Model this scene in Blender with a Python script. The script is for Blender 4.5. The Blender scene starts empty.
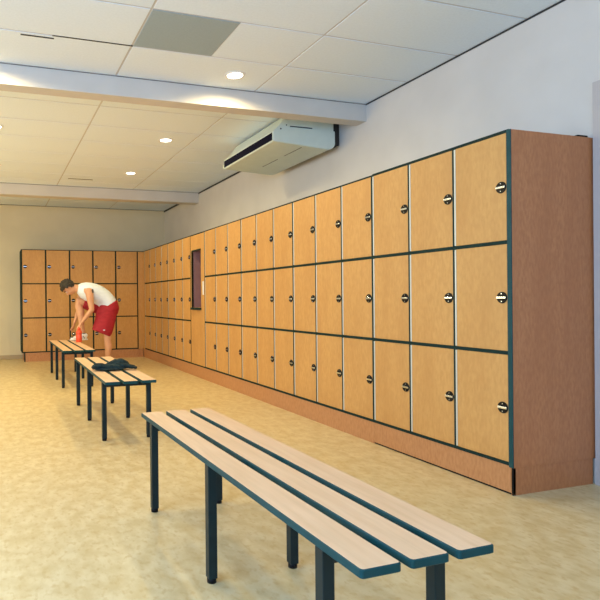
import bpy, bmesh, math, random
from math import sin, cos, pi, radians
from mathutils import Vector, Matrix, noise

random.seed(7)
scene = bpy.context.scene
COL = scene.collection

# ------------------------------------------------------------------ camera
f, yaw, pitch, roll, CH = 553.66, 0.30654, -0.00185, 0.00965, 1.1365
fwd = Vector((sin(yaw) * cos(pitch), cos(yaw) * cos(pitch), sin(pitch)))
rt0 = Vector((cos(yaw), -sin(yaw), 0))
up0 = rt0.cross(fwd)
rt = rt0 * cos(roll) - up0 * sin(roll)
up = up0 * cos(roll) + rt0 * sin(roll)
cam = bpy.data.cameras.new('camera')
cam.sensor_width = 36
cam.lens = f / 600 * 36
cam.shift_x = 130 / 600
cam.clip_start = 0.05
camo = bpy.data.objects.new('camera', cam)
COL.objects.link(camo)
M4 = Matrix((rt, up, -fwd)).transposed().to_4x4()
M4.translation = Vector((0, 0, CH))
camo.matrix_world = M4
scene.camera = camo

# ------------------------------------------------------------------ colour management, world
vs = scene.view_settings
vs.view_transform = 'Standard'
vs.look = 'None'
vs.gamma = 1
vs.use_curve_mapping = False
vs.exposure = 0.0
w = bpy.data.worlds.new('world')
scene.world = w
w.use_nodes = True
w.node_tree.nodes['Background'].inputs[0].default_value = (0.62, 0.78, 1, 1)
w.node_tree.nodes['Background'].inputs[1].default_value = 1.0

# ------------------------------------------------------------------ room sizes
XL, XR, YF, YB, ZC = -3.0, 3.44, -2.6, 11.2, 3.0
LX, LY0, LYF, PITCH = 2.793, 2.404, 10.558, 0.3992
ZB, Z1, Z2, ZT = 0.165, 0.809, 1.4435, 2.08


def area(name, loc, rot, sx, sy, power, color):
    l = bpy.data.lights.new(name, 'AREA')
    l.shape = 'RECTANGLE'
    l.size, l.size_y, l.energy, l.color = sx, sy, power, color
    o = bpy.data.objects.new(name, l)
    o.location, o.rotation_euler = loc, rot
    COL.objects.link(o)
    return o


# cool near-end daylight, added through invented windows at left and behind the camera
area('added_daylight_left', (XL - 0.02, 0.35, 1.85), (0, radians(-90), 0), 1.7, 3.4, 245, (0.35, 0.59, 1.0))
area('added_daylight_front', (0.2, YF - 0.02, 1.85), (radians(90), 0, 0), 3.6, 1.7, 55, (0.36, 0.60, 1.0))
# warm fill added for the far end, through an invented opening at left
area('added_warm_light_far', (XL - 0.02, 6.9, 1.75), (0, radians(-90), 0), 1.5, 3.4, 92, (1.0, 0.84, 0.46))
SPOT_POWER = 70
SPOT_COLOR = (1.0, 0.82, 0.42)
SPOT_ANGLE = radians(168)


# ------------------------------------------------------------------ materials
def srgb(r, g, b):
    def c(v):
        v /= 255
        return v / 12.92 if v <= 0.04045 else ((v + 0.055) / 1.055) ** 2.4
    return (c(r), c(g), c(b), 1)


def mat(name, col, rough=0.5, metal=0.0, col2=None, scale=(10, 10, 10), detail=4, lo=0.35, hi=0.65,
        bump=0.0, bscale=None, emit=None, spec=None, coat=0, extra=None):
    m = bpy.data.materials.new(name)
    m.use_nodes = True
    nt = m.node_tree
    b = nt.nodes['Principled BSDF']
    b.inputs['Roughness'].default_value = rough
    b.inputs['Metallic'].default_value = metal
    if spec is not None:
        b.inputs['Specular IOR Level'].default_value = spec
    b.inputs['Base Color'].default_value = col
    geo = nt.nodes.new('ShaderNodeNewGeometry')
    mp = nt.nodes.new('ShaderNodeMapping')
    mp.inputs['Scale'].default_value = scale
    nt.links.new(geo.outputs['Position'], mp.inputs[0])
    nz = nt.nodes.new('ShaderNodeTexNoise')
    nz.inputs['Scale'].default_value = 1
    nz.inputs['Detail'].default_value = detail
    nt.links.new(mp.outputs[0], nz.inputs[0])
    if col2 is not None:
        rp = nt.nodes.new('ShaderNodeValToRGB')
        rp.color_ramp.elements[0].position = lo
        rp.color_ramp.elements[1].position = hi
        rp.color_ramp.elements[0].color = col
        rp.color_ramp.elements[1].color = col2
        nt.links.new(nz.outputs[0], rp.inputs[0])
        out = rp.outputs[0]
        if extra:
            c3, sc3, l3, h3, fac = extra
            mp3 = nt.nodes.new('ShaderNodeMapping')
            mp3.inputs['Scale'].default_value = sc3
            nt.links.new(geo.outputs['Position'], mp3.inputs[0])
            n3 = nt.nodes.new('ShaderNodeTexNoise')
            n3.inputs['Scale'].default_value = 1
            n3.inputs['Detail'].default_value = 6
            nt.links.new(mp3.outputs[0], n3.inputs[0])
            mr = nt.nodes.new('ShaderNodeMapRange')
            mr.inputs[1].default_value = l3
            mr.inputs[2].default_value = h3
            mr.inputs[4].default_value = fac
            nt.links.new(n3.outputs[0], mr.inputs[0])
            mx = nt.nodes.new('ShaderNodeMix')
            mx.data_type = 'RGBA'
            mx.inputs[7].default_value = c3
            nt.links.new(mr.outputs[0], mx.inputs[0])
            nt.links.new(out, mx.inputs[6])
            out = mx.outputs[2]
        nt.links.new(out, b.inputs['Base Color'])
    if bump:
        bp = nt.nodes.new('ShaderNodeBump')
        bp.inputs['Strength'].default_value = bump
        bp.inputs['Distance'].default_value = 0.004
        nt.links.new(nz.outputs[0], bp.inputs['Height'])
        nt.links.new(bp.outputs[0], b.inputs['Normal'])
    if emit:
        b.inputs['Emission Color'].default_value = emit[0]
        b.inputs['Emission Strength'].default_value = emit[1]
    return m


M = {}
M['door'] = mat('golden_beech_laminate', srgb(190, 140, 78), 0.5, col2=srgb(200, 151, 87), scale=(60, 60, 22), detail=5,
                extra=(srgb(180, 128, 68), (7, 7, 1.5), 0.4, 0.7, 0.5))
M['beech'] = mat('red_beech_laminate', srgb(180, 114, 70), 0.45, col2=srgb(194, 128, 82), scale=(70, 70, 26), detail=5,
                 extra=(srgb(172, 106, 64), (9, 9, 1.2), 0.4, 0.7, 0.5))
M['plinth'] = mat('beech_plinth_laminate', srgb(174, 120, 76), 0.45, col2=srgb(188, 134, 88), scale=(70, 70, 26), detail=5)
M['core'] = mat('dark_green_board_edge', srgb(20, 42, 38), 0.7, col2=srgb(25, 48, 43), spec=0.15)
M['teal_edge'] = mat('teal_edge_band', srgb(18, 62, 64), 0.5, col2=srgb(22, 68, 71), spec=0.2)
M['hinge'] = mat('pale_aluminium_strip', srgb(200, 205, 196), 0.4, 0.3)
M['black'] = mat('black_plastic', srgb(8, 9, 12), 0.4, col2=srgb(12, 13, 16), spec=0.2)
M['chrome'] = mat('chrome', srgb(215, 222, 230), 0.18, 1.0)
M['steel_green'] = mat('dark_green_painted_steel', srgb(11, 32, 35), 0.45, col2=srgb(14, 37, 40), spec=0.3)
M['slat'] = mat('pale_beech_slat', srgb(230, 188, 146), 0.42, col2=srgb(237, 198, 158), scale=(30, 4, 30), detail=6,
                extra=(srgb(214, 174, 128), (60, 3, 60), 0.45, 0.7, 0.4))
M['floor'] = mat('marbled_linoleum', srgb(206, 180, 128), 0.4, col2=srgb(221, 200, 154), scale=(14, 9, 14), detail=12, lo=0.36, hi=0.64,
                 extra=(srgb(194, 160, 100), (40, 24, 40), 0.52, 0.70, 0.6))
M['wall'] = mat('painted_plaster', srgb(208, 200, 190), 0.8, col2=srgb(213, 205, 195), scale=(3, 3, 3), bump=0.05)
M['ceil'] = mat('ceiling_tile', srgb(232, 242, 250), 0.85, col2=srgb(236, 246, 254), scale=(60, 60, 60))
M['groove'] = mat('ceiling_grid_joint', srgb(205, 203, 200), 0.8)  # tile joints' own grey, darker than the tiles
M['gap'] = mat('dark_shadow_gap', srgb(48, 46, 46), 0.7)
M['panel_grey'] = mat('grey_ceiling_panel', srgb(158, 173, 178), 0.7, col2=srgb(163, 178, 183), scale=(80, 80, 80))
M['lamp'] = mat('lamp_lens', srgb(255, 250, 235), 0.4, emit=((1, 0.93, 0.8, 1), 6.0))
M['white'] = mat('white_enamel', srgb(232, 232, 230), 0.4)
M['ac'] = mat('air_conditioner_casing', srgb(214, 222, 208), 0.45, col2=srgb(218, 226, 212))
M['ac_dark'] = mat('air_outlet_dark', srgb(12, 13, 34), 0.8, spec=0.1)
M['purple'] = mat('niche_purple_lining', srgb(146, 108, 106), 0.5, col2=srgb(152, 114, 112))
M['cloth'] = mat('dark_green_towelling', srgb(9, 30, 33), 0.95, col2=srgb(16, 44, 48), scale=(40, 40, 40), bump=0.6)
M['skin'] = mat('skin', srgb(206, 150, 112), 0.55, col2=srgb(214, 160, 122), scale=(14, 14, 14))
M['tank'] = mat('white_cotton', srgb(222, 232, 242), 0.9, col2=srgb(230, 240, 250), scale=(10, 10, 30), bump=0.4)
M['shorts'] = mat('red_sport_cloth', srgb(154, 20, 36), 0.75, col2=srgb(168, 28, 42), scale=(12, 12, 30), bump=0.4)
M['hair'] = mat('dark_brown_hair', srgb(34, 30, 24), 0.7, col2=srgb(58, 50, 38), scale=(60, 60, 60), bump=1)
M['shoe'] = mat('white_trainer', srgb(226, 226, 224), 0.6)
M['bottle'] = mat('orange_red_plastic', srgb(226, 74, 44), 0.35, col2=srgb(232, 84, 52))
M['glass'] = mat('window_glass', (0.9, 0.95, 1, 1), 0.05)
M['glass'].node_tree.nodes['Principled BSDF'].inputs['Transmission Weight'].default_value = 1
M['doorpaint'] = mat('lilac_grey_paint', srgb(184, 174, 168), 0.5)
M['sock'] = mat('black_sock', srgb(26, 26, 30), 0.9)


# ------------------------------------------------------------------ mesh helpers
class MB:
    """collects shapes that belong to ONE part"""
    def __init__(self):
        self.bm = bmesh.new()
        self.mats = []
        self.cur = 0

    def use(self, m):
        if m not in self.mats:
            self.mats.append(m)
        self.cur = self.mats.index(m)
        return self

    def _faces(self, faces, smooth=False):
        for fc in faces:
            fc.material_index = self.cur
            fc.smooth = smooth

    def box(self, x0, x1, y0, y1, z0, z1, bev=0.0, seg=2):
        x0, x1 = min(x0, x1), max(x0, x1)
        y0, y1 = min(y0, y1), max(y0, y1)
        z0, z1 = min(z0, z1), max(z0, z1)
        mt = Matrix.Translation(((x0 + x1) / 2, (y0 + y1) / 2, (z0 + z1) / 2)) @ Matrix.Diagonal((x1 - x0, y1 - y0, z1 - z0, 1))
        r = bmesh.ops.create_cube(self.bm, size=1, matrix=mt)
        vsn = r['verts']
        fs = list({fc for v in vsn for fc in v.link_faces})
        self._faces(fs)
        if bev > 0:
            es = list({e for v in vsn for e in v.link_edges})
            rr = bmesh.ops.bevel(self.bm, geom=es, offset=bev, segments=seg, affect='EDGES', profile=0.6)
            self._faces(rr['faces'])
        return self

    def cyl(self, p0, p1, r0, r1=None, n=20, smooth=True):
        r1 = r0 if r1 is None else r1
        p0, p1 = Vector(p0), Vector(p1)
        d = p1 - p0
        mt = Matrix.Translation((p0 + p1) / 2) @ d.to_track_quat('Z', 'Y').to_matrix().to_4x4()
        r = bmesh.ops.create_cone(self.bm, cap_ends=True, cap_tris=False, segments=n, radius1=r0, radius2=r1, depth=d.length, matrix=mt)
        fs = list({fc for v in r['verts'] for fc in v.link_faces})
        self._faces(fs)
        if smooth:
            for fc in fs:
                if len(fc.verts) == 4:
                    fc.smooth = True
        return self

    def ell(self, c, r, rot=None, sub=3):
        mt = Matrix.Translation(c)
        if rot is not None:
            mt = mt @ rot.to_4x4()
        mt = mt @ Matrix.Diagonal((r[0], r[1], r[2], 1))
        o = bmesh.ops.create_icosphere(self.bm, subdivisions=sub, radius=1, matrix=mt)
        fs = list({fc for v in o['verts'] for fc in v.link_faces})
        self._faces(fs, True)
        return o['verts']

    def loft(self, pts, n=16, side=Vector((0, 1, 0))):
        """pts: (point, r_side, r_other): elliptical rings along a path"""
        rings = []
        P = [Vector(p[0]) for p in pts]
        for i, p in enumerate(pts):
            a = P[max(i - 1, 0)]
            b = P[min(i + 1, len(P) - 1)]
            t = (b - a).normalized()
            s = (side - t * side.dot(t)).normalized()
            o = t.cross(s)
            rs = p[1]
            ro = p[2] if len(p) > 2 else p[1]
            rings.append([self.bm.verts.new(P[i] + s * rs * cos(2 * pi * k / n) + o * ro * sin(2 * pi * k / n)) for k in range(n)])
        fs = []
        for a, b in zip(rings[:-1], rings[1:]):
            for k in range(n):
                fs.append(self.bm.faces.new((a[k], a[(k + 1) % n], b[(k + 1) % n], b[k])))
        fs.append(self.bm.faces.new(list(reversed(rings[0]))))
        fs.append(self.bm.faces.new(rings[-1]))
        self._faces(fs, True)
        return self

    def prism(self, poly, y0, y1, bev=0):
        """poly of (x,z) extruded along y"""
        a = [self.bm.verts.new((x, y0, z)) for x, z in poly]
        b = [self.bm.verts.new((x, y1, z)) for x, z in poly]
        n = len(poly)
        fs = [self.bm.faces.new(a), self.bm.faces.new(list(reversed(b)))]
        for k in range(n):
            fs.append(self.bm.faces.new((a[k], b[k], b[(k + 1) % n], a[(k + 1) % n])))
        self._faces(fs)
        if bev:
            es = list({e for fc in fs for e in fc.edges})
            rr = bmesh.ops.bevel(self.bm, geom=es, offset=bev, segments=2, affect='EDGES')
            self._faces(rr['faces'])
        return self

    def mesh(self, name):
        bmesh.ops.recalc_face_normals(self.bm, faces=self.bm.faces)
        me = bpy.data.meshes.new(name)
        self.bm.to_mesh(me)
        self.bm.free()
        for m in self.mats:
            me.materials.append(m)
        return me

    def build(self, name, m=None, parent=None):
        if m is not None and not self.mats:
            self.mats = [m]
        return put(name, self.mesh(name), parent)


def put(name, me, parent=None, loc=None):
    o = bpy.data.objects.new(name, me)
    COL.objects.link(o)
    if parent is not None:
        o.parent = parent
    if loc is not None:
        o.location = loc
    return o


def thing(name, label, cat, loc=(0, 0, 0), rz=0, group=None):
    o = bpy.data.objects.new(name, None)
    o.empty_display_size = 0.1
    COL.objects.link(o)
    o.location = loc
    o.rotation_euler = (0, 0, rz)
    return tag(o, label, cat, group)


def tag(o, label, cat, group=None):
    o['label'] = label
    o['category'] = cat
    if group:
        o['group'] = group
    return o


def struct(name, mb, m=None):
    o = mb.build(name, m)
    o['kind'] = 'structure'
    return o


def bx(*a, **k):
    return MB().box(*a, **k)


# ------------------------------------------------------------------ room shell
struct('floor', bx(XL - .2, XR + .2, YF - .2, YB + .2, -0.1, 0), M['floor'])
# ceiling: backing slab with inset tiles
cb = MB()
cb.use(M['groove']).box(XL - .2, XR + .2, YF - .2, YB + .2, ZC + 0.0035, ZC + 0.1)
cb.use(M['ceil'])
xs = [XL, -2.83, -1.56, -0.29, 0.98, 2.25, XR]
ys = [YF, -1.98, -1.38, -0.78, -0.18, 0.42, 1.02, 1.62, 2.23, 2.83, 3.42, 3.965, 4.53, 4.68, 5.28, 5.88, 6.48, 7.12, 7.68, 8.28, 8.75, 9.13, 9.33,
      9.93, 10.53, YB]
for i in range(len(xs) - 1):
    for j in range(len(ys) - 1):
        if i == 4 and abs(ys[j] - 3.42) < .01:
            continue
        g = 0.009
        cb.box(xs[i] + g, xs[i + 1] - g, ys[j] + g, ys[j + 1] - g, ZC, ZC + 0.008)
struct('ceiling', cb)
# the odd grey panel, half a bay wide
hp = MB()
hp.box(0.99, 1.60, 3.428, 3.955, ZC - 0.002, ZC + 0.006)
tag(hp.build('ceiling_panel', M['panel_grey']), 'plain grey square panel set among the white ceiling tiles', 'ceiling panel')
struct('trim_5', bx(1.608, 2.243, 3.425, 3.96, ZC, ZC + 0.006), M['ceil'])

struct('wall_right', bx(XR, XR + .2, YF - .2, YB + .2, 0, ZC), M['wall'])
struct('wall_back', bx(XL - .2, XR, YB, YB + .2, 0, ZC), mat('cream_warm_lit_wall', srgb(220, 207, 176), 0.8, col2=srgb(224, 211, 180), scale=(3, 3, 3)))  # warm far light put partly into this wall's cream colour
wl = MB()
wy0, wy1, wz0, wz1 = -1.45, 2.15, 0.95, 2.75
vy0, vy1 = 5.1, 8.7
wl.box(XL - .2, XL, YF - .2, wy0, 0, ZC).box(XL - .2, XL, wy1, vy0, 0, ZC).box(XL - .2, XL, vy1, YB, 0, ZC)
wl.box(XL - .2, XL, vy0, vy1, 0, wz0).box(XL - .2, XL, vy0, vy1, wz1, ZC)
wl.box(XL - .2, XL, wy0, wy1, 0, wz0).box(XL - .2, XL, wy0, wy1, wz1, ZC)
struct('wall_left', wl, M['wall'])
wf = MB()
fx0, fx1 = -1.7, 2.1
wf.box(XL, fx0, YF - .2, YF, 0, ZC).box(fx1, XR, YF - .2, YF, 0, ZC)
wf.box(fx0, fx1, YF - .2, YF, 0, wz0).box(fx0, fx1, YF - .2, YF, wz1, ZC)
struct('wall_front', wf, M['wall'])
fr = MB()
for y in (wy0, (wy0 + wy1) / 2 - .02, wy1 - .05):
    fr.box(XL - .16, XL - .1, y, y + .05, wz0, wz1)
fr.box(XL - .16, XL - .1, wy0, wy1, wz0, wz0 + .05).box(XL - .16, XL - .1, wy0, wy1, wz1 - .05, wz1)
struct('added_window_1', fr, M['white'])  # invented frame, out of view, for the added cool light at left
fr = MB()
for x in (fx0, (fx0 + fx1) / 2 - .02, fx1 - .05):
    fr.box(x, x + .05, YF - .16, YF - .1, wz0, wz1)
fr.box(fx0, fx1, YF - .16, YF - .1, wz0, wz0 + .05).box(fx0, fx1, YF - .16, YF - .1, wz1 - .05, wz1)
struct('added_window_2', fr, M['white'])  # unseen invented frame behind the camera, for the added cool light
fr = MB()
for y in (vy0, (vy0 + vy1) / 2 - .02, vy1 - .05):
    fr.box(XL - .16, XL - .1, y, y + .05, wz0, wz1)
fr.box(XL - .16, XL - .1, vy0, vy1, wz0, wz0 + .05).box(XL - .16, XL - .1, vy0, vy1, wz1 - .05, wz1)
struct('added_window_3', fr, M['white'])  # unseen invented frame for the added warm far fill

# beams under the ceiling
struct('trim_1', bx(XL, XR, 4.53, 4.68, 2.835, ZC + .004), M['wall'])
struct('trim_2', bx(XL, XR, 9.13, 9.34, 2.82, ZC + .004), M['wall'])
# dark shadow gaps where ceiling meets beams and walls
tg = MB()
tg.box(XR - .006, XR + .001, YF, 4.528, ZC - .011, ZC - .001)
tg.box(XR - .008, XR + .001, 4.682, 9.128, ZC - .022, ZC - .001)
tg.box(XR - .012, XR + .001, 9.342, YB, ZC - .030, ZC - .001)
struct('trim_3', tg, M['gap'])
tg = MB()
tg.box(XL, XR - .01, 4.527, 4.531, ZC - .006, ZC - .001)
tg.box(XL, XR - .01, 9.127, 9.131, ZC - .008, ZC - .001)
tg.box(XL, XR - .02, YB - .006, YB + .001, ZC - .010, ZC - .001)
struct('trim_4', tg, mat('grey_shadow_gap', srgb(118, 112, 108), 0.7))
# two open slots in the tile joints
sl = MB()
sl.box(0.19, 0.42, 4.000, 4.012, ZC - .004, ZC + .001)
struct('trim_6', sl, M['gap'])
struct('trim_7', bx(0.405, 0.985, 3.957, 3.968, ZC - .003, ZC + .001), M['gap'])
struct('trim_8', bx(1.09, 1.47, 8.55, 8.57, ZC - .004, ZC + .001), M['gap'])
struct('baseboard_back', bx(XL, 0.52, YB - .015, YB, 0, 0.075, bev=.003), mat('beige_skirting', srgb(178, 158, 126), 0.5))

# door casing on the right wall beside the near locker end
dm = MB()
dm.box(XR - .022, XR, 2.31, 2.392, 0, 2.405).box(XR - .022, XR, 1.32, 1.40, 0, 2.405).box(XR - .022, XR, 1.40, 2.31, 2.325, 2.405)
dr = struct('door_1', dm, M['doorpaint'])
bx(XR - .012, XR, 1.403, 2.307, 0.005, 2.322).build('door_leaf', M['doorpaint'], dr)
hh = MB().cyl((XR - .012, 1.47, 1.05), (XR - .06, 1.47, 1.05), .01).cyl((XR - .055, 1.46, 1.05), (XR - .055, 1.58, 1.05), .009)
hh.build('door_handle', M['chrome'], dr)


# ------------------------------------------------------------------ downlights
ring = MB()
n = 32
for rr, zz in (((.060, .088), (0, -.006)),):
    vi = [[ring.bm.verts.new((r * cos(2 * pi * k / n), r * sin(2 * pi * k / n), z)) for k in range(n)]
          for r, z in ((.066, 0.0), (.066, -.006), (.084, -.006), (.088, 0.0))]
    for a, b in zip(vi, vi[1:] + vi[:1]):
        for k in range(n):
            ring.bm.faces.new((a[k], a[(k + 1) % n], b[(k + 1) % n], b[k]))
ring_me = None
lens = MB().cyl((0, 0, -.003), (0, 0, 0.0), .0655, n=32)
ring.mats = [M['white']]
lens.mats = [M['lamp']]
ring_me, lens_me = ring.mesh('trim_ring'), lens.mesh('lens')
sp = bpy.data.lights.new('downlight_lamp', 'SPOT')
sp.energy, sp.color, sp.spot_size, sp.spot_blend, sp.shadow_soft_size = SPOT_POWER, SPOT_COLOR, SPOT_ANGLE, 0.5, 0.06
DL = {(1.93, 4.24): 'round recessed downlight in front of the near ceiling beam, beside the grey panel',
      (1.93, 6.20): 'round recessed downlight behind the near beam, left of the air conditioner',
      (1.93, 7.96): 'round recessed downlight farthest down the right row, before the far beam',
      (0.02, 6.20): 'upper of two recessed downlights cut by the left picture edge',
      (0.02, 7.96): 'lower of two recessed downlights cut by the left picture edge'}
for x in (-1.80, 0.02, 1.93):
    for y in (4.24, 6.20, 7.96):
        lb = DL.get((x, y))
        lx = -0.05 if (x, y) == (0.02, 4.24) else x
        if lb:
            d = thing('downlight', lb, 'ceiling light', (lx, y, ZC), 0, 'recessed ceiling downlights')
        else:
            lb = ('recessed downlight in front of the near beam just beyond the left picture edge' if x > 0 else
                  {4.24: 'nearest recessed downlight of the leftmost row, beside the near beam',
                   6.20: 'middle recessed downlight of the leftmost row, beyond the near beam',
                   7.96: 'farthest recessed downlight of the leftmost row, before the far beam'}[y])
            d = thing('downlight', lb, 'ceiling light', (lx, y, ZC), 0, 'recessed ceiling downlights')
        put('trim_ring', ring_me, d)
        put('lens', lens_me, d)
        o = bpy.data.objects.new('lamp', sp)
        COL.objects.link(o)
        o.location = (lx, y, ZC - .012)

# ------------------------------------------------------------------ lockers
cache = {}


def door_mesh(w, h):
    k = ('d', round(w, 4), round(h, 4))
    if k not in cache:
        b = MB().use(M['door'])
        b.box(0, .018, 0, w, 0, h, bev=.0015, seg=1)
        cache[k] = b.mesh('door')
    return cache[k]


def strip_mesh(h):
    k = ('s', round(h, 4))
    if k not in cache:
        b = MB().use(M['hinge'])
        b.box(-.0015, .017, 0, .011, 0.002, h - .002, bev=.001, seg=1)
        cache[k] = b.mesh('hinge_strip')
    return cache[k]


def lock_mesh(r=.034):
    k = 'lock'
    if k not in cache:
        b = MB().use(M['black'])
        b.cyl((0, 0, 0), (-.005, 0, 0), r, r * .95, n=28)
        b.cyl((-.005, 0, 0), (-.008, 0, 0), r * .5, r * .45, n=20)
        b.use(M['chrome'])
        b.box(-.0105, -.005, -r * .92, r * .92, -.0065, .0065, bev=.002)
        b.cyl((-.005, 0, .022), (-.0065, 0, .022), .0030, n=10)
        b.cyl((-.005, 0, -.022), (-.0065, 0, -.022), .0030, n=10)
        cache[k] = b.mesh('lock')
    return cache[k]


FR = 0.012   # half width of the dark edge lines
ROWS = ((ZB + .020, Z1 - .011), (Z1 + .011, Z2 - .011), (Z2 + .011, ZT - .012))


def locker_unit(label, group, y0, cols, pitch, loc, rz, first_edge=.010, last_edge=.008, lock_far=False, depth=0.62, edge=.0055,
                plinth_gap=False, strips=True, plinth_in=0.0, plinth_end=0.0, lockin=.034):
    """built along local +y, front at local x=0 facing -x"""
    t = thing('locker_unit', label, 'locker', loc, rz, group)
    L = cols * pitch
    c = MB().use(M['core'])
    e = edge
    c.box(0, depth, 0, first_edge, ZB, ZT)
    c.box(0, depth, L - last_edge, L, ZB, ZT)
    for k in range(1, cols):
        c.box(0, depth, k * pitch - e, k * pitch + e, ZB, ZT)
    for za, zb in ((ZB, ZB + .018), (Z1 - .010, Z1 + .010), (Z2 - .010, Z2 + .010), (ZT - .010, ZT)):
        for k in range(cols):
            a = k * pitch + (first_edge if k == 0 else e)
            b = (k + 1) * pitch - (last_edge if k == cols - 1 else e)
            c.box(0.0, depth, a, b, za, zb)
    c.box(depth, depth + .008, 0, L, ZB, ZT)
    c.build('carcass', None, t)
    for k in range(cols):
        a = k * pitch + (first_edge if k == 0 else e) + .002
        b = (k + 1) * pitch - (last_edge if k == cols - 1 else e) - .002
        for za, zb in ROWS:
            sw = .012 if strips else 0.0
            dw = b - a - sw
            d = put('door', door_mesh(dw, zb - za), t, (.001, a, za))
            if strips:
                put('hinge_strip', strip_mesh(zb - za), d, (.0, dw, 0))
            ly = lockin if not lock_far else dw - lockin
            lk = put('lock', lock_mesh(), d, (.0, ly, (zb - za) / 2 + .0))
    p = MB().use(M['plinth'])
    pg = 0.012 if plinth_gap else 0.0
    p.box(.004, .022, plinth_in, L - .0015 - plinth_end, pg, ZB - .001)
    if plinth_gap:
        p.use(M['black']).box(.010, .020, plinth_in, L - .002, 0, pg)  # black strip paints the gap shadow along the floor
    p.build('plinth', None, t)
    return t


names = ['nearest large locker unit with exposed beech end panel, nine doors',
         'second locker unit from the near end of the right wall, nine doors',
         'third locker unit from the near end of the right wall, nine doors',
         'fourth locker unit, nine doors, just before the panel with the wall opening']
GR = 'beech locker units along the right wall'
Y = LY0 + .018
near = None
for i in range(4):
    y0 = LY0 + .018 + i * 3 * PITCH
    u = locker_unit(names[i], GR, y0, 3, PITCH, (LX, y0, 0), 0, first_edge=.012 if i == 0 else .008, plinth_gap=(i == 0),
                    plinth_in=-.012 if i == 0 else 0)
    if i == 0:
        near = u
yA = LY0 + .018 + 12 * PITCH          # 7.212
# end panel of the near unit
ep = MB().use(M['beech'])
ep.box(.003, XR - LX - .004, -.018, -.0005, ZB - .008, ZT)
ep.build('end_panel', None, near)
eb = bx(-.003, .003, -.0185, .010, ZB - .008, ZT + .001, bev=.001, seg=1)
eb.build('edge_band', M['teal_edge'], near)
pp = MB().use(M['beech'])
pp.box(.004, XR - LX - .018, -.012, -.0005 + .0, 0.0, ZB - .009)
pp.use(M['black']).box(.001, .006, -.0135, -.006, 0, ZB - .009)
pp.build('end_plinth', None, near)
bb = bx(.002, .62, .0, 1.19, ZT + .0005, ZT + .006)
bb.build('top_board', M['core'], near)
tag(bx(XR - .085, XR - .004, LY0 + .03, LY0 + .10, ZT + .006, ZT + .022, bev=.002).build('wall_bracket', M['black']),
    'small flat black bracket on top of the near locker unit against the wall', 'bracket')

# filler panel with an opening
PW = 0.585
fp = thing('opening_panel', 'full-height beech panel with a tall niche between the locker banks', 'wall panel', (LX, yA, 0))
o0, o1, q0, q1 = .150, .505, 1.01, 1.83
b = MB().use(M['door'])
b.box(0.001, .019, .010, o0, ZB + .018, ZT - .016).box(0.001, .019, o1, PW - .010, ZB + .018, ZT - .016)
b.box(0.001, .019, o0, o1, ZB + .018, q0).box(0.001, .019, o0, o1, q1, ZT - .016)
b.build('panel_board', None, fp)
b = MB().use(M['core'])
b.box(0, .6, 0, .010, ZB, ZT).box(0, .6, PW - .010, PW, ZB, ZT).box(0, .6, .010, PW - .010, ZB, ZB + .018).box(0, .6, .010, PW - .010, ZT - .016, ZT)
b.build('carcass', None, fp)
b = MB().use(M['purple'])
b.box(.019, .26, o1, o1 + .012, q0, q1).box(.019, .26, o0 - .012, o0, q0, q1)
b.box(.26, .272, o0 - .012, o1 + .012, q0 - .012, q1 + .012)
b.box(.019, .26, o0 - .012, o1 + .012, q1, q1 + .012)
b.box(.019, .26, o0 - .012, o1 + .012, q0 - .012, q0)
b.build('niche_lining', None, fp)
b = MB().use(M['core'])
b.box(-.006, .019, o1 - .0, o1 + .022, q0 - .03, q1 + .02).box(-.006, .019, o0, o1, q1, q1 + .02).box(-.03, .019, o0 - .01, o1 + .022, q0 - .035, q0 - .002)
b.build('niche_frame', None, fp)
bx(-.008, .001, .035, .070, 1.19, 1.38, bev=.002).build('white_plate', M['white'], fp)['label'] = 'small white upright plate beside the niche'
bx(.004, .022, 0, PW - .001, 0, ZB - .001).build('plinth', M['plinth'], fp)

# far part of the right wall
P2 = 0.378
yBk = yA + PW
locker_unit('narrow-looking locker unit right behind the panel with the opening, nine doors', GR, yBk, 3, P2, (LX, yBk, 0), 0)
yC = yBk + 3 * P2
locker_unit('farthest locker unit of the right wall, twelve doors, ending in the corner', GR, yC, 4, P2, (LX, yC, 0), 0)
yD = yC + 4 * P2                      # ~10.443
cf = MB().use(M['door'])
cf.box(LX + .001, LX + .019, yD + .001, LYF - .001, ZB, ZT - .012)
cf.box(LX - .104, LX + .001, LYF - .001, LYF + .017, ZB, ZT - .012)
cf.use(M['plinth']).box(LX + .004, LX + .022, yD + .001, LYF + .02, 0, ZB - .001)
cf.use(M['core']).box(LX, LX + .02, yD + .001, LYF - .001, ZT - .012, ZT).box(LX - .104, LX, LYF, LYF + .02, ZT - .012, ZT)
tag(cf.build('corner_filler', None), 'narrow beech corner strip joining the right and back locker banks', 'filler panel')

# back wall lockers: local +y maps to world -x  (rotate +90deg): front -x -> world -y
BL0, BL1 = 0.4707, 2.686
Pb = (BL1 - BL0) / 5
bu = locker_unit('five-column locker bank on the back wall behind the bending man', 'lockers on the back wall', 0, 5, Pb, (BL1, LYF, 0), radians(90),
                 first_edge=.018, last_edge=.018, edge=.0125, strips=False, lock_far=True, plinth_end=.045, lockin=.05)
MB().use(M['beech']).box(.022, .60, 5 * Pb - .063, 5 * Pb - .045, 0, ZB - .001).build('end_plinth', None, bu)
MB().use(M['core']).box(-.002, .012, 5 * Pb - .060, 5 * Pb - .036, 0, ZB - .001).build('plinth_gap_shade', None, bu)  # dark strip painting the gap shadow at the plinth's left end
bx(.022, .04, -.1, .0, 0, ZB - .001).build('plinth_filler', M['plinth'], bu)

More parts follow.
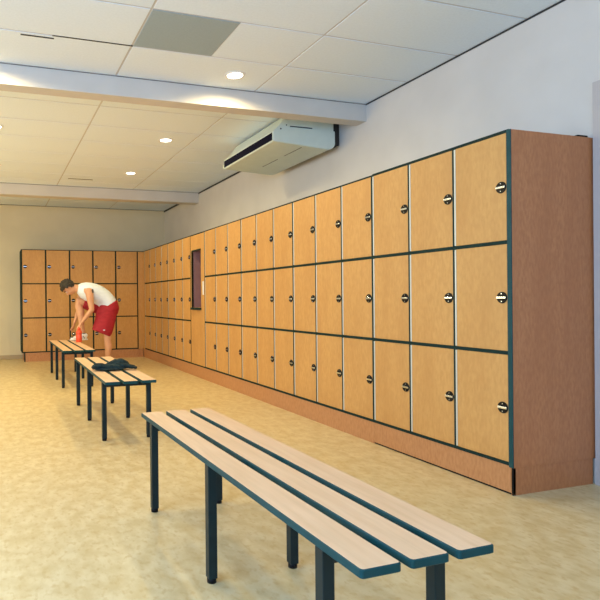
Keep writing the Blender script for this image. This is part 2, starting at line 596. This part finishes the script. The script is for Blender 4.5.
# ------------------------------------------------------------------ air conditioner
ac = thing('air_conditioner', 'white ceiling-hung air conditioner on the right wall behind the near beam', 'air conditioner', (0, 0, 0))
ya, yb = 4.90, 6.14
b = MB().use(M['ac'])
b.prism([(2.635, 2.688), (3.26, 2.648), (3.32, 2.665), (3.345, 2.70), (3.345, 2.84), (2.70, 2.84), (2.635, 2.785)], ya, yb, bev=.006)
b.prism([(2.70, 2.838), (3.335, 2.838), (3.335, 2.97), (2.80, 2.97)], ya + .012, yb - .012, bev=.004)
b.build('casing', None, ac)
b = MB().use(M['ac_dark'])
b.prism([(2.632, 2.700), (2.645, 2.700), (2.645, 2.779), (2.632, 2.779)], ya + .02, yb - .02)
b.build('air_outlet', None, ac)
b = MB().use(M['ac'])
b.prism([(2.627, 2.772), (2.634, 2.776), (2.634, 2.780), (2.627, 2.776)], ya + .025, yb - .025)
b.build('louvre', M['ac'], ac)
b = MB().use(M['gap'])
b.box(2.83, 3.08, ya + .004, ya + .012, 2.846, 2.853)
b.cyl((2.72, ya - .002, 2.815), (2.72, ya + .006, 2.815), .008).cyl((2.79, ya + .008, 2.86), (2.79, ya + .014, 2.86), .006)
b.build('side_slot', None, ac)
b = MB().use(M['gap'])
for y in (4.96, 5.46):
    b.prism([(2.985, 2.6645), (2.993, 2.664), (2.993, 2.669), (2.985, 2.670)], y, y + .36)
b.build('filter_latch', None, ac)
b = MB().use(M['white'])
for y in (5.1, 5.95):
    b.box(2.9, 3.25, y, y + .04, 2.965, ZC)
b.build('mounting_rail', None, ac)
b = MB().use(M['gap'])
b.box(3.345, XR, 4.97, 6.0, 2.72, 2.98)  # solid dark block standing in for shade between casing and wall
b.build('wall_gap_shade', None, ac)


# ------------------------------------------------------------------ benches
def slat(x0, x1, L, zt=.495, th=.023):
    """board with dark teal edge band and pale laminate top"""
    b = MB().use(M['teal_edge'])
    r = .009
    pts = []
    for cx, cy, a0 in ((x1 - r, -L / 2 + r, -90), (x1 - r, L / 2 - r, 0), (x0 + r, L / 2 - r, 90), (x0 + r, -L / 2 + r, 180)):
        for k in range(5):
            a = radians(a0 + 22.5 * k)
            pts.append((cx + r * cos(a), cy + r * sin(a)))
    cx, cy = (x0 + x1) / 2, 0
    def ringv(z, ins):
        out = []
        for x, y in pts:
            sx = (abs(x - cx) - ins) / abs(x - cx)
            sy = (abs(y) - ins) / abs(y)
            out.append(b.bm.verts.new((cx + (x - cx) * sx, y * sy, z)))
        return out
    rs = [ringv(zt - th, .002), ringv(zt - th + .002, 0), ringv(zt - .003, 0), ringv(zt, .003)]
    N = len(pts)
    for a, c in zip(rs[:-1], rs[1:]):
        for k in range(N):
            b.bm.faces.new((a[k], a[(k + 1) % N], c[(k + 1) % N], c[k]))
    b.bm.faces.new(list(reversed(rs[0])))
    b.use(M['slat'])
    fc = b.bm.faces.new(rs[-1])
    fc.material_index = 1
    b.mats = [M['teal_edge'], M['slat']]
    return b.mesh('slat')


BL_ = 1.93
slats = [slat(-.206 + k * .147, -.206 + k * .147 + .118, BL_) for k in range(3)]
lm = MB().use(M['steel_green'])
lm.box(-.0185, .0185, -.0185, .0185, .018, .471, bev=.003)
lm.use(M['black']).cyl((0, 0, 0), (0, 0, .02), .019, n=16)
leg_me = lm.mesh('leg')
rm = MB().use(M['steel_green'])
rm.box(-.166, .166, -.015, .015, .431, .471, bev=.002)
cross_me = rm.mesh('cross_rail')


def bench(label, cx, cy, rz):
    t = thing('bench', label, 'bench', (cx, cy, 0), rz, 'slatted changing room benches')
    for s in slats:
        put('slat', s, t)
    for y in (-.785, 0, .785):
        for x in (-.185, .185):
            put('leg', leg_me, t, (x, y, 0))
        put('cross_rail', cross_me, t, (0, y, 0))
    return t


bench('large slatted bench nearest the camera, nothing on it', 1.004, 2.072, radians(0.95))
bench('middle slatted bench with the dark green towel heap on it', 1.026, 5.20, radians(-0.6))
bench('farthest slatted bench with the man\'s foot and red bottle on it', 1.022, 8.02, radians(-0.2))

# ------------------------------------------------------------------ towel heap on the middle bench
tb = MB().use(M['cloth'])
V = Vector
tb.ell((-.02, 0, .012), (.17, .13, .016), None, 3)
tb.loft([((-.20, .01, .022), .040, .018), ((-.165, .0, .045), .060, .034), ((-.115, -.01, .050), .065, .034), ((-.06, -.03, .034), .060, .030),
         ((.0, -.05, .036), .045, .030), ((.06, -.06, .030), .040, .026), ((.11, -.06, .020), .030, .016)], n=16)
tb.loft([((-.07, .07, .020), .040, .018), ((-.02, .05, .050), .050, .028), ((.04, .03, .078), .060, .034), ((.10, .02, .085), .062, .036),
         ((.145, .01, .060), .055, .036), ((.165, .0, .028), .050, .026)], n=16)
tb.loft([((.0, -.02, .040), .030, .026), ((.05, -.03, .062), .034, .024), ((.11, -.05, .050), .040, .026), ((.18, -.07, .030), .050, .026),
         ((.215, -.07, .024), .046, .022), ((.24, -.07, .014), .030, .012)], n=16)
tb.loft([((-.14, .08, .012), .05, .010), ((-.03, .12, .022), .05, .018), ((.08, .11, .018), .05, .014)], n=12)
bmesh.ops.translate(tb.bm, verts=tb.bm.verts, vec=(0, 0, .004))
tw = tag(tb.build('towel', None), 'dark green crumpled towel lying on the middle bench', 'towel')
tw.location = (1.012, 4.97, .498)
tw.scale = (.90, .90, .78)
rmod = tw.modifiers.new('remesh', 'REMESH')
rmod.mode = 'VOXEL'
rmod.voxel_size = .006
rmod.use_smooth_shade = True
tx = bpy.data.textures.new('folds', 'CLOUDS')
tx.noise_scale = .035
dmod = tw.modifiers.new('folds', 'DISPLACE')
dmod.texture = tx
dmod.strength = .016
dmod.mid_level = .6

# ------------------------------------------------------------------ bottle
bt = thing('drink_bottle', 'orange-red drink bottle standing on the far bench by the shoe', 'bottle', (1.215, 8.44, .4955))
MB().use(M['bottle']).loft([((0, 0, 0), .042), ((0, 0, .006), .046), ((0, 0, .10), .046), ((0, 0, .115), .041), ((0, 0, .13), .046),
                            ((0, 0, .165), .044), ((0, 0, .182), .026), ((0, 0, .186), .020)], n=20).build('bottle_body', None, bt)
MB().use(M['bottle']).loft([((0, 0, .186), .026), ((0, 0, .208), .025), ((0, 0, .212), .012), ((0, 0, .232), .010)], n=16).build('cap', None, bt)

# ------------------------------------------------------------------ the man
man = thing('person', 'man in white tank top and red shorts bending to tie his shoe', 'person', (1.72, 8.66, 0))
PO = Vector((1.72, 8.66, 0))


def P(x, y, z):
    return Vector((x, y, z)) - PO


def remesh(o, vox, smooth=6):
    r = o.modifiers.new('remesh', 'REMESH')
    r.mode = 'VOXEL'
    r.voxel_size = vox
    r.use_smooth_shade = True
    s = o.modifiers.new('smooth', 'SMOOTH')
    s.iterations = smooth
    s.factor = 0.5


YM = 8.80
bd = MB().use(M['skin'])
U = Vector((-.95, -.05, .30)).normalized()          # towards the crown
F = Vector((-.30, -.05, -.95))
F = (F - U * F.dot(U)).normalized()                 # where the face looks
S = U.cross(F)
HC = P(1.105, YM, 1.332)
R3 = Matrix((S, F, U)).transposed()
bd.ell(HC + U * .018 - F * .012, (.076, .094, .092), R3)
bd.ell(HC - U * .045 + F * .030, (.060, .066, .074), R3)
bd.ell(HC - U * .092 + F * .058, (.026, .024, .022), R3)
bd.loft([(HC + U * .018 + F * .078, .008), (HC - U * .006 + F * .094, .011), (HC - U * .022 + F * .110, .015), (HC - U * .034 + F * .092, .013)], n=10)
for s in (-1, 1):
    bd.ell(HC + S * s * .080 - U * .012 - F * .010, (.010, .020, .032), R3)
    bd.ell(HC + S * s * .034 + U * .022 + F * .072, (.024, .014, .010), R3)
bd.ell(HC - U * .060 + F * .092, (.026, .010, .010), R3)
# neck, torso
bd.loft([(HC - U * .045 - F * .020, .052, .056), (P(1.225, YM, 1.315), .056, .060), (P(1.30, YM, 1.305), .075, .070)], n=18)
bd.loft([(P(1.27, YM, 1.303), .07, .06), (P(1.335, YM, 1.290), .150, .10), (P(1.417, YM, 1.268), .178, .122), (P(1.50, YM, 1.250), .170, .120),
         (P(1.60, YM, 1.208), .155, .112), (P(1.685, YM, 1.140), .155, .110), (P(1.75, YM, 1.045), .160, .110), (P(1.765, YM, .975), .140, .100)], n=24)
# arms
def hand(w, d, side, curl):
    """w wrist, d direction of palm, side vector across the palm"""
    d = d.normalized()
    side = (side - d * side.dot(d)).normalized()
    nrm = d.cross(side) * curl
    bd.loft([(w, .026, .019), (w + d * .03, .034, .017), (w + d * .075, .038, .015), (w + d * .088, .034, .011)], n=14, side=side)
    for k, (off, ln) in enumerate(((-.029, .068), (-.010, .078), (.010, .073), (.028, .058))):
        b0 = w + d * .075 + side * off
        b1 = w + d * (.085 + ln * .42) + side * off * 1.1 + nrm * .010
        b2 = b1 + (d * .75 + nrm * .65).normalized() * ln * .32
        b3 = b2 + (d * .35 + nrm * .93).normalized() * ln * .28
        bd.loft([(b0, .0095), (b1, .0085), (b2, .0078), (b3, .0062)], n=8, side=side)
    t0 = w + d * .022 - side * .026
    t1 = t0 + (d * .6 - side * .7 + nrm * .35).normalized() * .036
    t2 = t1 + (d * .85 - side * .1 + nrm * .5).normalized() * .030
    bd.loft([(t0, .013), (t1, .0105), (t2, .0075)], n=8, side=Vector((0, 0, 1)))


shN, elN, wrN = P(1.405, 8.610, 1.262), P(1.435, 8.57, .980), P(1.275, 8.66, .760)
bd.loft([(P(1.40, 8.70, 1.275), .060, .066), (shN, .064, .068), (shN.lerp(elN, .3), .055, .058), (shN.lerp(elN, .7), .046, .048), (elN, .042, .043),
         (elN.lerp(wrN, .3), .043, .040), (elN.lerp(wrN, .75), .032, .028), (wrN, .026, .022)], n=16)
hand(wrN, Vector((-.055, .03, -.080)), Vector((-.3, 1, .1)), 1)
shF, elF, wrF = P(1.345, 8.975, 1.250), P(1.300, 9.02, .960), P(1.215, 8.93, .770)
bd.loft([(P(1.36, 8.90, 1.262), .058, .062), (shF, .062, .064), (shF.lerp(elF, .3), .054, .056), (shF.lerp(elF, .7), .045, .047), (elF, .041, .042),
         (elF.lerp(wrF, .3), .042, .039), (elF.lerp(wrF, .75), .031, .028), (wrF, .026, .022)], n=16)
hand(wrF, Vector((-.03, -.06, -.09)), Vector((-.4, -1, .3)), 1)
# standing leg (near side)
hN, kN, aN = P(1.745, 8.70, .98), P(1.700, 8.67, .545), P(1.700, 8.66, .085)
bd.loft([(hN, .082, .090), (hN.lerp(kN, .3), .080, .088), (hN.lerp(kN, .8), .062, .066), (kN, .056, .060), (kN.lerp(aN, .15), .052, .055),
         (kN.lerp(aN, .32) + Vector((.012, 0, 0)), .054, .060), (kN.lerp(aN, .7), .038, .040), (aN, .034, .036), (P(1.69, 8.66, .045), .034, .04)], n=18)
bd.loft([(P(1.745, 8.66, .04), .03, .028), (P(1.69, 8.66, .045), .037, .035), (P(1.60, 8.655, .032), .040, .022), (P(1.53, 8.65, .025), .032, .014)], n=14)
# raised leg (far side), foot on the bench
hF, kF, aF = P(1.755, 8.90, 1.00), P(1.260, 8.86, 1.11), P(1.335, 8.80, .600)
bd.loft([(hF, .085, .09), (hF.lerp(kF, .35), .078, .084), (hF.lerp(kF, .8), .062, .066), (kF, .056, .060), (kF.lerp(aF, .12), .053, .058),
         (kF.lerp(aF, .32) + Vector((.018, 0, 0)), .054, .062), (kF.lerp(aF, .7), .038, .042), (aF, .034, .036), (P(1.335, 8.80, .555), .034, .036)], n=18)
bd.loft([(P(1.370, 8.785, .545), .03, .024), (P(1.325, 8.785, .548), .034, .030), (P(1.24, 8.782, .540), .036, .018), (P(1.18, 8.78, .532), .030, .010)], n=14)
body = bd.build('body', None, man)
remesh(body, .0065, 5)

# face details
eb = MB().use(M['white'])
for s in (-1, 1):
    eb.ell(HC + S * s * .032 + U * .006 + F * .079, (.013, .009, .007), R3, 2)
eb.use(M['black'])
for s in (-1, 1):
    eb.ell(HC + S * s * .032 + U * .005 + F * .0865, (.006, .004, .006), R3, 2)
eb.build('eyes', None, man)
bw = MB().use(M['hair'])
for s in (-1, 1):
    bw.loft([(HC + S * s * .014 + U * .030 + F * .086, .004), (HC + S * s * .032 + U * .036 + F * .084, .006), (HC + S * s * .052 + U * .028 + F * .070, .003)], n=8)
bw.build('eyebrows', None, man)
MB().use(mat('lips', srgb(170, 96, 82), 0.5)).loft([(HC - U * .064 + S * .024 + F * .094, .003), (HC - U * .060 + F * .102, .006), (HC - U * .064 - S * .024 + F * .094, .003)],
                                                  n=8).build('mouth', None, man)
hb = MB().use(M['hair'])
vv = hb.ell(HC + U * .020 - F * .014, (.096, .116, .114), R3, 5)
kill = []
for v in vv:
    q = v.co - HC
    uu, ff, ss = q.dot(U), q.dot(F), q.dot(S)
    if (ff > .030 and uu < .062 - 0.2 * (.09 - abs(ss)) * 0) or (uu < -.045 and ff > -.03) or uu < -.075:
        kill.append(v)
    elif uu < .01 and ff > -.005 and abs(ss) > .05:
        kill.append(v)
bmesh.ops.delete(hb.bm, geom=kill, context='VERTS')
for v in hb.bm.verts:
    q = (v.co - HC).normalized()
    v.co += q * (.013 * noise.noise(v.co * 38) + .009 * noise.noise(v.co * 90) + .002)
ho = hb.build('hair', None, man)
so = ho.modifiers.new('thick', 'SOLIDIFY')
so.thickness = .012
so.offset = -1

# tank top
tk = MB().use(M['tank'])
tk.loft([(P(1.250, YM, 1.312), .088, .066), (P(1.29, YM, 1.306), .118, .100), (P(1.345, YM, 1.290), .152, .132), (P(1.42, YM, 1.264), .180, .152), (P(1.50, YM, 1.244), .186, .156),
         (P(1.59, YM, 1.206), .180, .154), (P(1.665, YM, 1.155), .176, .148), (P(1.72, YM, 1.095), .180, .146), (P(1.745, YM, 1.055), .182, .144)], n=28)
tk.ell(P(1.44, 8.66, 1.315), (.075, .035, .045), None, 2)
tk.ell(P(1.40, 8.94, 1.305), (.075, .035, .045), None, 2)
to = tk.build('tank_top', None, man)
remesh(to, .009, 8)
# dark oval patch on the near shoulder
tt = MB().use(mat('dark_arm_patch', srgb(70, 66, 60), 0.6))
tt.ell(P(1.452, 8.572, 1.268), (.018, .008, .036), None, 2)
tt.build('arm_patch', None, man)['label'] = 'dark patch on the near upper arm'
# shorts
sh = MB().use(M['shorts'])
sh.loft([(P(1.715, YM, 1.10), .160, .115), (P(1.755, YM, 1.045), .190, .150), (P(1.77, YM, .985), .190, .150), (P(1.765, YM, .90), .165, .125)], n=26)
sh.loft([(P(1.735, 8.73, 1.02), .10, .135), (P(1.69, 8.71, .90), .112, .168), (P(1.660, 8.69, .77), .116, .164), (P(1.622, 8.68, .655), .118, .164), (P(1.600, 8.68, .605), .117, .162)], n=24)
sh.loft([(P(1.76, 8.88, 1.0), .105, .12), (P(1.62, 8.89, 1.01), .106, .115), (P(1.48, 8.88, 1.05), .100, .106), (P(1.35, 8.87, 1.09), .088, .088)], n=24)
so_ = sh.build('shorts', None, man)
remesh(so_, .009, 5)
MB().use(M['tank']).box(-.03, .0, -.002, .002, -.006, .006).build('shorts_logo', None, man).location = P(1.64, 8.562, .66)


# shoes and socks
def shoe(cx, cy, cz, name='shoe'):
    b = MB().use(M['shoe'])
    b.loft([(P(cx + .09, cy, cz + .050), .030, .038), (P(cx + .07, cy, cz + .058), .041, .050), (P(cx + .02, cy, cz + .058), .044, .052), (P(cx - .05, cy, cz + .046), .046, .038),
            (P(cx - .12, cy, cz + .036), .046, .027), (P(cx - .165, cy, cz + .030), .034, .018)], n=18)
    s = b.build('shoe', None, man)
    so = MB().use(M['white'])
    so.loft([(P(cx + .10, cy, cz + .013), .034, .012), (P(cx + .06, cy, cz + .013), .044, .0125), (P(cx - .05, cy, cz + .013), .047, .0125), (P(cx - .13, cy, cz + .013), .046, .0125),
             (P(cx - .178, cy, cz + .014), .030, .011)], n=18)
    so.build('sole', None, s)
    st = MB().use(M['black'])
    for sgn in (-1, 1):
        for dx in (.035, -.005, -.04):
            a = P(cx + dx + .012, cy + sgn * .0445, cz + .030)
            c = P(cx + dx - .020, cy + sgn * .030, cz + .082 - (.035 - dx) * .28)
            st.loft([(a, .007, .005), (a.lerp(c, .5) + Vector((0, sgn * .006, 0)), .007, .005), (c, .006, .004)], n=8)
    st.ell(P(cx - .135, cy, cz + .048), (.035, .034, .016), None, 2)
    st.build('stripe', None, s)
    lc = MB().use(M['white'])
    for k in range(4):
        lc.cyl(P(cx - .005 - .022 * k, cy - .022, cz + .106 - .009 * k), P(cx - .012 - .022 * k, cy + .022, cz + .106 - .009 * k), .0035, n=8)
    lc.build('laces', None, s)
    return s


shoe(1.300, 8.78, .497)
shoe(1.695, 8.655, .001)
for (x, y, z) in ((1.335, 8.80, .56), (1.70, 8.66, .09)):
    MB().use(M['sock']).loft([(P(x, y, z - .03), .040, .042), (P(x, y, z + .03), .040, .042), (P(x, y, z + .05), .041, .043)], n=18).build('sock', None, man)
